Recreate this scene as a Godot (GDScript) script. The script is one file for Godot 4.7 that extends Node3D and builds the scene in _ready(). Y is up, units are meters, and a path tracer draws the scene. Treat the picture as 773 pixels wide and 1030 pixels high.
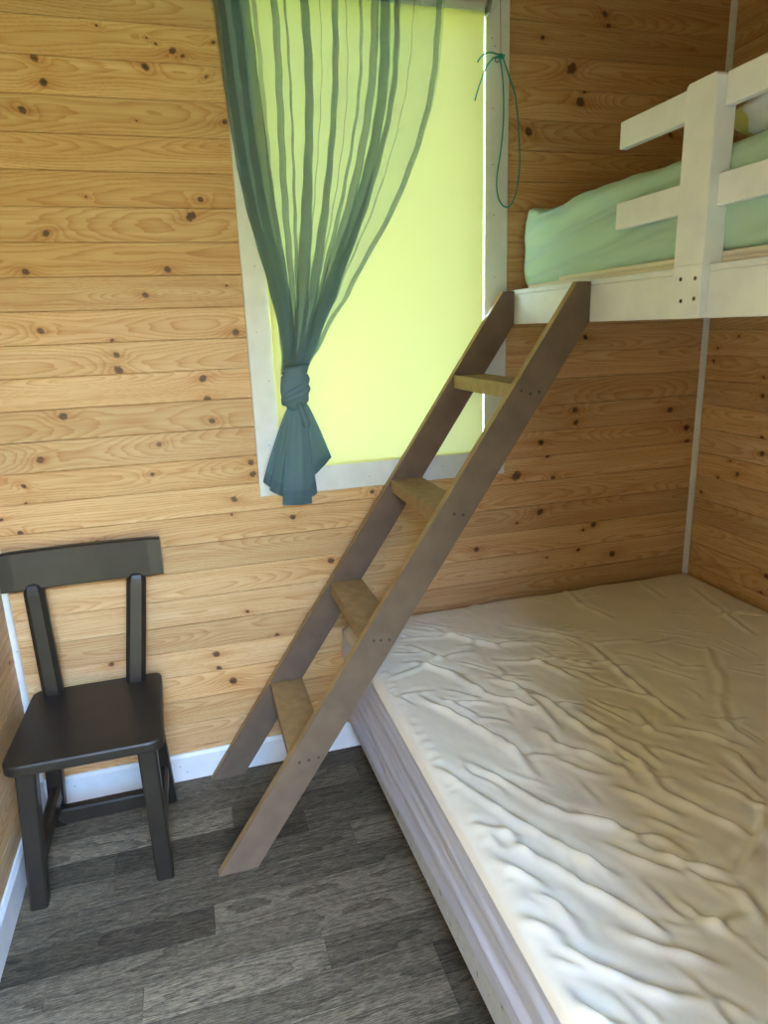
extends Node3D
# A small pine-clad cabin room with a bunk bed, seen from its open door.
# World: back wall z = 0, left wall x = 0, floor y = 0, metres.

const ROOM_W := 2.357
const ROOM_D := 2.12
const ROOM_H := 2.56
const PITCH := 0.0863      # board width
const BOARD_Y0 := 0.8887   # one joint of the back wall
const KNOTS_BACK = [0.448,2.170,0.0040,0.564,2.151,0.0033,0.585,2.139,0.0042,0.625,2.126,0.0101,0.649,2.116,0.0059,0.730,2.152,0.0061,0.294,2.089,0.0100,0.307,2.037,0.0109,0.554,2.085,0.0108,0.704,2.071,0.0052,0.249,1.973,0.0108,0.517,1.960,0.0033,0.742,1.967,0.0080,0.369,1.776,0.0041,0.659,1.774,0.0090,0.630,1.731,0.0152,0.260,1.687,0.0105,0.197,1.593,0.0104,0.553,1.595,0.0107,0.487,1.529,0.0097,0.708,1.550,0.0037,0.210,1.443,0.0099,0.385,1.412,0.0061,0.722,1.422,0.0115,0.392,1.372,0.0097,0.392,1.331,0.0133,0.617,1.296,0.0123,0.623,1.237,0.0115,0.631,1.173,0.0106,0.232,1.213,0.0129,0.475,1.115,0.0084,0.156,1.097,0.0119,0.446,1.029,0.0075,0.103,1.027,0.0076,0.100,0.977,0.0051,0.733,1.039,0.0101,0.736,1.003,0.0112,0.673,0.930,0.0111,0.661,0.883,0.0050,0.073,0.893,0.0094,0.031,0.937,0.0067,0.268,0.841,0.0082,0.681,0.557,0.0053,0.258,0.449,0.0096,0.571,0.428,0.0125,0.575,0.377,0.0105,0.848,0.854,0.0106,1.110,0.910,0.0087,0.962,0.693,0.0123,1.624,0.914,0.0198,1.476,0.667,0.0112,1.627,0.744,0.0043,0.681,0.559,0.0068,0.769,0.462,0.0082,0.615,0.324,0.0148,1.891,2.304,0.0108,1.905,2.273,0.0097,1.785,2.154,0.0179,1.818,2.066,0.0158,1.832,2.096,0.0085,1.645,1.978,0.0141,1.685,2.229,0.0069,2.152,1.987,0.0093,1.871,1.366,0.0094,1.842,1.125,0.0123,1.848,1.082,0.0110,2.230,1.100,0.0135,2.307,1.031,0.0138,2.315,0.978,0.0124,1.715,1.023,0.0121,1.743,0.975,0.0109,1.766,0.894,0.0097,1.718,0.776,0.0138,1.937,0.703,0.0132,1.895,0.688,0.0073,1.879,0.615,0.0088,2.023,0.580,0.0136,1.751,0.602,0.0057,1.631,0.745,0.0054]
const KNOTS_RIGHT = [0.063,1.313,0.0047,0.049,1.268,0.0072,0.274,1.224,0.0066,0.278,1.165,0.0100,0.294,1.030,0.0102,0.301,0.979,0.0103,0.207,0.893,0.0096,0.121,0.864,0.0063,0.170,0.932,0.0049,0.046,0.794,0.0078,0.376,0.579,0.0107,0.362,0.514,0.0085,0.153,1.352,0.0057]
const CREASES = [[1.150,0.135,1.263,0.222,1.358,0.331,1.522,0.382],[1.117,0.210,1.280,0.250,1.378,0.349,1.512,0.347],[1.143,0.272,1.197,0.369,1.296,0.368],[1.023,0.430,1.144,0.396,1.211,0.464,1.240,0.573,1.295,0.660,1.333,0.709],[1.139,0.385,1.194,0.466,1.246,0.613,1.316,0.682],[1.293,0.511,1.331,0.590,1.346,0.700,1.341,0.804],[1.345,0.595,1.376,0.689,1.393,0.784],[1.074,0.544,1.121,0.648,1.165,0.755,1.198,0.849,1.202,0.946],[1.104,0.613,1.153,0.699,1.194,0.801,1.208,0.886],[1.078,0.841,1.123,0.919,1.158,0.980],[1.003,0.825,1.032,0.887,1.055,0.954],[1.287,0.792,1.320,0.903],[1.343,0.442,1.457,0.483,1.504,0.604],[1.485,0.249,1.587,0.354,1.635,0.393],[1.817,0.019,1.792,0.185,1.825,0.294],[1.649,0.441,1.642,0.601,1.638,0.680,1.636,0.781,1.637,0.861],[1.965,0.577,1.881,0.704,1.785,0.821,1.721,0.928,1.729,1.000],[2.230,0.194,2.179,0.382,2.144,0.556],[1.555,0.793,1.540,0.876,1.571,0.922],[1.378,0.717,1.396,0.813,1.418,0.891,1.443,0.986,1.417,1.081],[1.301,0.850,1.348,0.911,1.387,0.986],[1.601,0.885,1.649,0.938,1.687,0.997],[1.645,0.993,1.649,1.037,1.633,1.091],[2.103,0.057,2.084,0.219],[1.488,0.528,1.548,0.600],[1.677,0.442,1.794,0.466],[1.049,0.926,1.084,1.013,1.119,1.086,1.156,1.154,1.196,1.231],[1.141,0.958,1.185,1.048,1.236,1.096,1.267,1.128],[1.013,1.035,1.070,1.076,1.080,1.128,1.116,1.186,1.164,1.278],[1.008,1.117,1.044,1.168,1.079,1.222],[1.059,1.215,1.075,1.270,1.080,1.323],[0.991,1.243,1.016,1.267,1.053,1.307],[1.038,1.309,1.055,1.348,1.084,1.394],[1.000,1.366,1.016,1.417,1.041,1.455],[1.156,1.154,1.182,1.195,1.203,1.221],[1.220,1.065,1.259,1.107,1.288,1.152,1.349,1.180],[1.129,1.213,1.159,1.257,1.185,1.308,1.209,1.356],[1.137,1.317,1.164,1.355,1.211,1.393,1.244,1.422],[1.051,1.339,1.087,1.383,1.129,1.430,1.195,1.467],[1.224,1.151,1.267,1.217,1.314,1.263],[1.267,1.159,1.321,1.229,1.358,1.260,1.382,1.280],[1.424,1.063,1.449,1.127,1.477,1.188,1.496,1.223],[1.579,1.156,1.514,1.222,1.441,1.269,1.394,1.295],[1.011,1.404,1.028,1.440,1.048,1.457],[1.382,1.314,1.374,1.355,1.363,1.392],[1.254,1.336,1.292,1.358,1.347,1.362],[1.343,1.027,1.371,1.077,1.407,1.136]]

var mats := {}

# ---------------------------------------------------------------- mesh helpers
class Tris:
	var p := PackedVector3Array()
	var uv := PackedVector2Array()
	func tri(a: Vector3, b: Vector3, c: Vector3) -> void:
		p.append(a); p.append(b); p.append(c)
	func quad(a: Vector3, b: Vector3, c: Vector3, d: Vector3) -> void:
		tri(a, b, c); tri(a, c, d)
	func volume() -> float:
		var s := 0.0
		for i in range(0, p.size(), 3):
			s += p[i].dot(p[i + 1].cross(p[i + 2]))
		return s
	func loft(rings: Array, caps := true, closed := true) -> void:
		var t = Tris.new()
		var n: int = rings[0].size()
		for r in range(rings.size() - 1):
			var a = rings[r]
			var b = rings[r + 1]
			for i in range(n if closed else n - 1):
				var j := (i + 1) % n
				t.quad(a[i], a[j], b[j], b[i])
		if caps:
			var f = rings[0]
			var l = rings[rings.size() - 1]
			for i in range(1, n - 1):
				t.tri(f[0], f[i + 1], f[i])
				t.tri(l[0], l[i], l[i + 1])
		add(t, caps)
	func add(t, orient := true) -> void:
		# Godot's front faces run clockwise: a solid wound that way has negative volume
		if orient and t.volume() > 0.0:
			for i in range(0, t.p.size(), 3):
				p.append(t.p[i]); p.append(t.p[i + 2]); p.append(t.p[i + 1])
		else:
			p.append_array(t.p)

func chamfer_rect(hx: float, hy: float, b: float) -> Array:
	return [Vector2(hx, -hy + b), Vector2(hx, hy - b), Vector2(hx - b, hy), Vector2(-hx + b, hy),
		Vector2(-hx, hy - b), Vector2(-hx, -hy + b), Vector2(-hx + b, -hy), Vector2(hx - b, -hy)]

# box with chamfered edges between two corners
func box(t: Tris, a: Vector3, b: Vector3, bev := 0.002) -> void:
	var c := (a + b) * 0.5
	var h := ((b - a) * 0.5).abs()
	bev = minf(bev, minf(h.x, minf(h.y, h.z)) * 0.6)
	var rings := []
	for s in [[-h.z, bev], [-h.z + bev, 0.0], [h.z - bev, 0.0], [h.z, bev]]:
		var ring := []
		for q in chamfer_rect(h.x - s[1], h.y - s[1], maxf(bev - s[1] * 0.5, bev * 0.3)):
			ring.append(c + Vector3(q.x, q.y, s[0]))
		rings.append(ring)
	t.loft(rings)

func moved(poly: Array, by: Vector2) -> Array:
	var out := []
	for p in poly:
		out.append(p + by)
	return out

func inset(poly: Array, d: float) -> Array:
	var out := []
	var n := poly.size()
	var area := 0.0
	for i in n:
		area += poly[i].cross(poly[(i + 1) % n])
	var sg := 1.0 if area > 0.0 else -1.0
	for i in n:
		var e0: Vector2 = (poly[i] - poly[(i + n - 1) % n]).normalized()
		var e1: Vector2 = (poly[(i + 1) % n] - poly[i]).normalized()
		var n0 := Vector2(-e0.y, e0.x) * sg
		var n1 := Vector2(-e1.y, e1.x) * sg
		out.append(poly[i] + (n0 + n1) * (d / (1.0 + n0.dot(n1))))
	return out

# convex polygon pushed along an axis (0 x, 1 y, 2 z) with chamfered rims
func prism(t: Tris, poly: Array, axis: int, lo: float, hi: float, bev := 0.002) -> void:
	var small := inset(poly, bev)
	var rings := []
	for s in [[small, lo], [poly, lo + bev], [poly, hi - bev], [small, hi]]:
		var ring := []
		for q in s[0]:
			match axis:
				0: ring.append(Vector3(s[1], q.y, q.x))
				1: ring.append(Vector3(q.x, s[1], q.y))
				_: ring.append(Vector3(q.x, q.y, s[1]))
		rings.append(ring)
	t.loft(rings)

func tube(t: Tris, pts: Array, rad: float, sides := 8, caps := true) -> void:
	var rings := []
	var up := Vector3(0.31, 0.21, 0.93).normalized()
	for i in pts.size():
		var d: Vector3 = (pts[mini(i + 1, pts.size() - 1)] - pts[maxi(i - 1, 0)]).normalized()
		var u := (up - d * up.dot(d)).normalized()
		up = u
		var w := d.cross(u)
		var ring := []
		for k in sides:
			var a := TAU * k / sides
			ring.append(pts[i] + (u * cos(a) + w * sin(a)) * rad)
		rings.append(ring)
	t.loft(rings, caps)

func smooth_path(ctrl: Array, steps := 6) -> Array:
	var out := []
	var n := ctrl.size()
	for i in range(n - 1):
		for k in steps:
			out.append(ctrl[i].cubic_interpolate(ctrl[i + 1], ctrl[maxi(i - 1, 0)], ctrl[mini(i + 2, n - 1)], float(k) / steps))
	out.append(ctrl[n - 1])
	return out

func commit(t: Tris, smooth := false, uvf := []) -> ArrayMesh:
	var st := SurfaceTool.new()
	st.begin(Mesh.PRIMITIVE_TRIANGLES)
	st.set_smooth_group(0 if smooth else -1)
	for v in t.p:
		if uvf.size() == 4:
			st.set_uv(Vector2(v.dot(uvf[0]) + uvf[1], v.dot(uvf[2]) + uvf[3]))
		st.add_vertex(v)
	st.generate_normals()
	return st.commit()

func obj(called: String, t: Tris, m: Material, parent: Node, smooth := false, uvf := []) -> MeshInstance3D:
	return put(called, commit(t, smooth, uvf), m, parent)

func put(called: String, mesh: Mesh, m: Material, parent: Node) -> MeshInstance3D:
	var o := MeshInstance3D.new()
	o.name = called
	o.mesh = mesh
	o.material_override = m
	parent.add_child(o, true)
	return o

func thing(called: String, label: String, category: String, at := Vector3.ZERO, group := "") -> Node3D:
	var o := Node3D.new()
	o.name = called
	add_child(o, true)
	o.position = at
	o.set_meta("label", label)
	o.set_meta("category", category)
	if group != "":
		o.set_meta("group", group)
	return o

func struct(called: String) -> Node3D:
	var o := Node3D.new()
	o.name = called
	add_child(o, true)
	o.set_meta("kind", "structure")
	return o

# a grid of points [row][column] as one smooth sheet
func sheet(t: Tris, rows: Array) -> void:
	for r in range(rows.size() - 1):
		for i in range(rows[r].size() - 1):
			t.quad(rows[r][i], rows[r][i + 1], rows[r + 1][i + 1], rows[r + 1][i])

# ---------------------------------------------------------------- materials
func plain(c: Color, rough := 0.6, spec := 0.5) -> StandardMaterial3D:
	var m := StandardMaterial3D.new()
	m.albedo_color = c
	m.roughness = rough
	m.metallic_specular = spec
	return m

func noisy(n: FastNoiseLite, w: int, h: int, stops: Array, cols: Array) -> ImageTexture:
	# noise run through a colour ramp
	var g := Gradient.new()
	g.offsets = PackedFloat32Array(stops)
	g.colors = PackedColorArray(cols)
	var img := n.get_seamless_image(w, h)
	var out := Image.create(w, h, true, Image.FORMAT_RGB8)
	var lut := []
	for i in 256:
		lut.append(g.sample(i / 255.0))
	for y in h:
		for x in w:
			out.set_pixel(x, y, lut[img.get_pixel(x, y).r8])
	out.generate_mipmaps()
	return ImageTexture.create_from_image(out)

func fnl(seed_: int, freq: float, oct := 3) -> FastNoiseLite:
	var n := FastNoiseLite.new()
	n.seed = seed_
	n.noise_type = FastNoiseLite.TYPE_SIMPLEX_SMOOTH
	n.frequency = freq
	n.fractal_octaves = oct
	return n

# Varnished pine boards: growth rings cut flat, bending round knots.
# The picture covers len_m x hgt_m of wall; joints stand at y0 + k * PITCH.
func pine_texture(w: int, h: int, len_m: float, hgt_m: float, y0: float, knots: Array, seed_: int) -> ImageTexture:
	var nd := fnl(seed_, 1.0, 2)
	var nf := fnl(seed_ + 7, 1.0, 2)
	var rings := PackedFloat32Array(); rings.resize(w * h)
	var streak := PackedFloat32Array(); streak.resize(w * h)
	var knot := PackedFloat32Array(); knot.resize(w * h)
	var halo := PackedFloat32Array(); halo.resize(w * h)
	var sx := len_m / w
	var sy := hgt_m / h
	var tone := PackedFloat32Array(); tone.resize(h)
	var warm := PackedFloat32Array(); warm.resize(h)
	var rng := RandomNumberGenerator.new()
	rng.seed = seed_
	var tones := []
	for k in 60:
		tones.append([rng.randf_range(-1, 1), rng.randf_range(-1, 1), rng.randf_range(5.0, 10.0), rng.randf_range(0.15, 0.85), rng.randf_range(0.3, 1.6)])
	var dd := PackedFloat32Array(); dd.resize(w)
	var cc := PackedFloat32Array(); cc.resize(w)
	var last := -999
	for j in h:
		var y := hgt_m - (j + 0.5) * sy
		var q := (y - y0) / PITCH
		var b := floori(q)
		var wv := q - b
		var tb = tones[posmod(b, 60)]
		if b != last:
			last = b
			for i in w:
				var u := i * sx
				dd[i] = tb[4] + 0.9 * nd.get_noise_2d(u * 1.1, b * 9.7)
				cc[i] = tb[3] + 0.35 * nd.get_noise_2d(u * 0.8, b * 9.7 + 50.0)
		tone[j] = tb[0]
		warm[j] = tb[1]
		var rr: float = tb[2]
		var o := j * w
		for i in w:
			var e := (wv - cc[i]) * 2.0
			rings[o + i] = sqrt(dd[i] * dd[i] + e * e) * rr + 0.25 * nd.get_noise_2d(i * sx * 6.0, y * 60.0)
			streak[o + i] = nf.get_noise_2d(i * sx * 3.0, y * 190.0) + 1.3 * nd.get_noise_2d(i * sx * 1.4 + b * 3.1, y * 34.0)
	for k in range(0, knots.size(), 3):
		var kx: float = knots[k]
		var ky: float = knots[k + 1]
		var kr: float = knots[k + 2]
		var kb := floori((ky - y0) / PITCH)
		var i0 := maxi(0, int((kx - kr * 9.0) / sx))
		var i1 := mini(w - 1, int((kx + kr * 9.0) / sx))
		var j0 := maxi(0, int((hgt_m - ky - kr * 4.0) / sy))
		var j1 := mini(h - 1, int((hgt_m - ky + kr * 4.0) / sy))
		var dark := 0.84 + 0.16 * nd.get_noise_2d(kx * 91.0, ky * 77.0)
		var tilt := nd.get_noise_2d(kx * 37.0, ky * 41.0)
		for j in range(j0, j1 + 1):
			var y := hgt_m - (j + 0.5) * sy
			if floori((y - y0) / PITCH) != kb:
				continue
			for i in range(i0, i1 + 1):
				var dx := (i * sx - kx) / kr
				var dy := (y - ky) / kr + dx * tilt * 0.6
				var rag := 0.22 * nf.get_noise_2d(dx * 1.7 + kx * 90.0, dy * 1.7)
				var d := sqrt(dx * dx * 0.8 + dy * dy) + rag
				var at := j * w + i
				rings[at] += 2.4 * exp(-(dx * dx * 0.09 + dy * dy * 0.35))
				if d < 0.95:
					knot[at] = maxf(knot[at], clampf((0.92 - d) / 0.35, 0.0, 1.0) * dark)
				halo[at] = maxf(halo[at], exp(-(dx * dx * 0.10 + dy * dy * 0.45)) + 0.5 * exp(-(dx * dx * 0.025 + dy * dy * 1.6)))
	var data := PackedByteArray(); data.resize(w * h * 3)
	for j in h:
		var tn := 1.0 + 0.065 * tone[j]
		var wr := warm[j] * 0.03
		var o := j * w
		for i in w:
			var at := o + i
			var g := rings[at] - floorf(rings[at])
			var line := g * g * g * (1.0 - smoothstep(0.93, 1.0, g))
			var s := streak[at]
			var hl := halo[at]
			var dk := 0.62 * line + 0.18 * s + 0.30 * hl
			# pale early wood to amber late wood
			var r := (0.805 - 0.150 * dk) * tn
			var gg := (0.668 - 0.230 * dk) * tn * (1.0 - wr * 0.6)
			var bl := (0.48 - 0.250 * dk) * tn * (1.0 - wr * 1.6)
			var kn := knot[at]
			if kn > 0.0:
				var ring := 0.5 + 0.5 * sin(kn * 3.0 + s * 6.0)
				r = lerpf(r, 0.24 + 0.14 * ring, kn)
				gg = lerpf(gg, 0.165 + 0.09 * ring, kn)
				bl = lerpf(bl, 0.12 + 0.05 * ring, kn)
			data[at * 3] = int(clampf(r, 0, 1) * 255.0)
			data[at * 3 + 1] = int(clampf(gg, 0, 1) * 255.0)
			data[at * 3 + 2] = int(clampf(bl, 0, 1) * 255.0)
	var img := Image.create_from_data(w, h, false, Image.FORMAT_RGB8, data)
	img.generate_mipmaps()
	return ImageTexture.create_from_image(img)

# Grey-brown oak laminate; four bands of staves of differing grain and tone in one picture.
func oak_texture(w: int, h: int, seed_: int) -> ImageTexture:
	var n1 := fnl(seed_, 1.0, 3)
	var n2 := fnl(seed_ + 3, 1.0, 2)
	var rng := RandomNumberGenerator.new()
	rng.seed = seed_
	var data := PackedByteArray(); data.resize(w * h * 3)
	var bands := 8
	var bh := h / bands
	for b in bands:
		var c0 := rng.randf_range(0.2, 0.8)
		var rr := rng.randf_range(3.0, 6.0)
		var d0 := rng.randf_range(0.2, 1.1)
		var tn := 0.74 + 0.72 * b / 7.0
		for jj in bh:
			var j := b * bh + jj
			var wv := float(jj) / bh
			for i in w:
				var u := 1.5 * i / w
				var dp := d0 + 0.55 * n1.get_noise_2d(u * 1.1, b * 13.0)
				var e := (wv - c0) * 2.0 + 0.5 * n1.get_noise_2d(u * 1.2, b * 7.0 + wv * 1.5)
				var g := fposmod(sqrt(dp * dp + e * e) * rr, 1.0)
				var fine := n2.get_noise_2d(u * 22.0, wv * 30.0 + b * 40.0)
				var pore := n2.get_noise_2d(u * 60.0 + 100.0, wv * 70.0 + b * 80.0)
				var val := (0.36 - 0.085 * g * g + 0.12 * fine - (0.08 if pore > 0.28 else 0.0)) * tn
				var at := (j * w + i) * 3
				data[at] = int(clampf(val * 1.09, 0, 1) * 255.0)
				data[at + 1] = int(clampf(val * 0.975, 0, 1) * 255.0)
				data[at + 2] = int(clampf(val * 0.79, 0, 1) * 255.0)
	var img := Image.create_from_data(w, h, false, Image.FORMAT_RGB8, data)
	img.generate_mipmaps()
	return ImageTexture.create_from_image(img)

func make_materials() -> void:
	var m := plain(Color.WHITE, 0.42, 0.4)
	m.albedo_texture = pine_texture(1536, 1536, 2.4, 2.6, BOARD_Y0, KNOTS_BACK, 11)
	mats.pine_back = m
	var more := KNOTS_RIGHT.duplicate()
	var rng := RandomNumberGenerator.new()
	rng.seed = 5
	for k in 40:
		more.append_array([rng.randf_range(1.05, 2.4), rng.randf_range(0.0, 2.6), rng.randf_range(0.004, 0.011)])
	m = plain(Color.WHITE, 0.42, 0.4)
	m.albedo_texture = pine_texture(1024, 1024, 2.4, 2.6, BOARD_Y0 + 0.62 * PITCH, more, 23)
	mats.pine_side = m
	m = plain(Color.WHITE, 0.55, 0.25)
	m.albedo_texture = oak_texture(1024, 1024, 31)
	mats.oak = m
	# painted woodwork: faint brush marks
	var n := fnl(3, 0.02, 4)
	m = plain(Color.WHITE, 0.45)
	m.albedo_texture = noisy(n, 256, 256, [0.0, 0.5, 1.0], [Color(0.83, 0.85, 0.845), Color(0.86, 0.88, 0.875), Color(0.89, 0.905, 0.90)])
	m.uv1_triplanar = true
	m.uv1_world_triplanar = true
	m.uv1_scale = Vector3(2, 2, 2)
	mats.white_paint = m
	m = m.duplicate()
	m.albedo_texture = noisy(fnl(4, 0.02, 4), 256, 256, [0.0, 0.5, 1.0], [Color(0.90, 0.925, 0.94), Color(0.925, 0.95, 0.96), Color(0.945, 0.965, 0.975)])
	mats.bunk_paint_cool_lit = m  # whiter, bluer white paint: cool light on the bunk put into the colour
	m = m.duplicate()
	m.albedo_texture = noisy(fnl(17, 0.03, 5), 512, 512, [0.0, 0.14, 0.155, 0.5, 0.86, 0.875, 1.0], [Color(0.36, 0.33, 0.29), Color(0.40, 0.37, 0.33), Color(0.70, 0.70, 0.68), Color(0.735, 0.735, 0.715), Color(0.745, 0.745, 0.73), Color(0.9, 0.9, 0.88), Color(0.92, 0.92, 0.9)])
	mats.chipped_paint = m
	m = m.duplicate()
	m.roughness = 0.5
	m.albedo_texture = noisy(fnl(21, 0.02, 5), 256, 256, [0.0, 0.5, 1.0], [Color(0.385, 0.325, 0.265), Color(0.42, 0.355, 0.29), Color(0.455, 0.385, 0.31)])
	mats.taupe_paint = m
	m = m.duplicate()
	m.albedo_texture = noisy(fnl(22, 0.05, 5), 256, 256, [0.0, 0.5, 1.0], [Color(0.56, 0.455, 0.29), Color(0.62, 0.51, 0.33), Color(0.68, 0.565, 0.375)])
	mats.ochre_warm_lit = m  # ochre of treads and edges, brightened to carry the yellow window light
	m = m.duplicate()
	m.roughness = 0.40
	m.metallic_specular = 0.45
	m.albedo_texture = noisy(fnl(29, 0.02, 4), 256, 256, [0.0, 0.5, 1.0], [Color(0.135, 0.122, 0.10), Color(0.155, 0.14, 0.118), Color(0.18, 0.165, 0.14)])
	mats.charcoal_paint = m
	mats.gap = plain(Color(0.40, 0.27, 0.15), 0.9)
	mats.screw = plain(Color(0.30, 0.29, 0.28), 0.4)
	mats.screw.metallic = 0.8
	mats.nail = plain(Color(0.42, 0.42, 0.40), 0.5)
	mats.wood_raw = plain(Color(0.72, 0.58, 0.40), 0.7)
	mats.render = plain(Color(0.33, 0.26, 0.20), 0.85)
	mats.lawn = plain(Color(0.37, 0.44, 0.30), 0.95)
	mats.cover = plain(Color(0.93, 0.905, 0.83), 0.36, 0.6)
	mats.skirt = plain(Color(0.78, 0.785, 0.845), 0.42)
	mats.green_sheet = plain(Color(0.70, 0.83, 0.755), 0.7)
	mats.ticking = plain(Color(0.93, 0.905, 0.85), 0.8)
	mats.yellow_cloth = plain(Color(0.88, 0.85, 0.50), 0.7)
	mats.lilac_cloth = plain(Color(0.92, 0.915, 0.95), 0.6)
	mats.cord = plain(Color(0.18, 0.60, 0.54), 0.6)
	mats.string = plain(Color(0.52, 0.53, 0.50), 0.7)
	mats.hook = plain(Color(0.25, 0.24, 0.25), 0.4)
	m = plain(Color(0.92, 0.92, 0.58), 0.8, 0.2)
	m.backlight_enabled = true
	m.backlight = Color(0.270, 0.266, 0.187)
	mats.blind = m
	mats.blind_box = plain(Color(0.72, 0.73, 0.70), 0.5)
	m = plain(Color(0.58, 0.735, 0.79), 0.8, 0.2)
	m.transparency = BaseMaterial3D.TRANSPARENCY_ALPHA
	m.albedo_color.a = 0.22
	m.backlight_enabled = true
	m.backlight = Color(0.40, 0.58, 0.58)
	m.cull_mode = BaseMaterial3D.CULL_DISABLED
	mats.sheer = m
	m = m.duplicate()
	m.albedo_color = Color(0.40, 0.495, 0.54, 0.80)
	mats.sheer_tail = m
	m = m.duplicate()
	m.albedo_color = Color(0.335, 0.42, 0.47, 0.85)
	mats.sheer_hem = m
	m = plain(Color(0.38, 0.48, 0.52), 0.85, 0.2)
	mats.sheer_knot = m
	m = plain(Color(0.9, 0.95, 0.95, 0.06), 0.02)
	m.transparency = BaseMaterial3D.TRANSPARENCY_ALPHA
	mats.glass = m

# ---------------------------------------------------------------- setting
func build_camera_and_light() -> void:
	var cam := Camera3D.new()
	cam.name = "camera"
	add_child(cam)
	cam.transform = Transform3D(Basis(Vector3(0.9589, -0.0341, 0.2818), Vector3(0.1056, 0.9644, -0.2426), Vector3(-0.2634, 0.2623, 0.9283)).orthonormalized(), Vector3(0.5636, 1.42, 2.0597))
	cam.fov = 74.177
	cam.near = 0.02
	cam.current = true
	var sky_mat := ProceduralSkyMaterial.new()
	sky_mat.sky_top_color = Color(0.62, 0.78, 1.0)
	sky_mat.sky_horizon_color = Color(0.72, 0.82, 0.94)
	sky_mat.sky_curve = 0.25
	sky_mat.ground_bottom_color = Color(0.30, 0.34, 0.22)
	sky_mat.ground_horizon_color = Color(0.36, 0.40, 0.28)
	sky_mat.sun_angle_max = 1.0
	var sky := Sky.new()
	sky.sky_material = sky_mat
	var env := Environment.new()
	env.background_mode = Environment.BG_SKY
	env.sky = sky
	env.background_energy_multiplier = 4.0
	env.tonemap_mode = Environment.TONE_MAPPER_LINEAR
	env.tonemap_exposure = 11.2
	env.sdfgi_enabled = true
	env.ssao_enabled = true
	env.ssil_enabled = true
	# high sun behind the cabin: it lights the ground before the door, the added eaves shade the window
	var sun := DirectionalLight3D.new()
	sun.name = "sun"
	add_child(sun)
	sun.look_at_from_position(Vector3(-1.0, 2.5, -1.0), Vector3.ZERO)
	sun.light_color = Color(1.0, 0.96, 0.88)
	sun.light_energy = 11.5
	sun.light_angular_distance = 0.6
	sun.shadow_enabled = true
	var we := WorldEnvironment.new()
	we.name = "environment"
	we.environment = env
	add_child(we)

const UV_X := [Vector3(1.0 / 2.4, 0, 0), 0.0, Vector3(0, -1.0 / 2.6, 0), 1.0]
const UV_Z := [Vector3(0, 0, 1.0 / 2.4), 0.0, Vector3(0, -1.0 / 2.6, 0), 1.0]
const UV_Z_LEFT := [Vector3(0, 0, -1.0 / 2.4), 0.97, Vector3(0, -1.0 / 2.6, 0), 1.0]
const UV_FLAT := [Vector3(1.0 / 2.4, 0, 0), 0.0, Vector3(0, 0, 1.0 / 2.6), 0.0]

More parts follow.
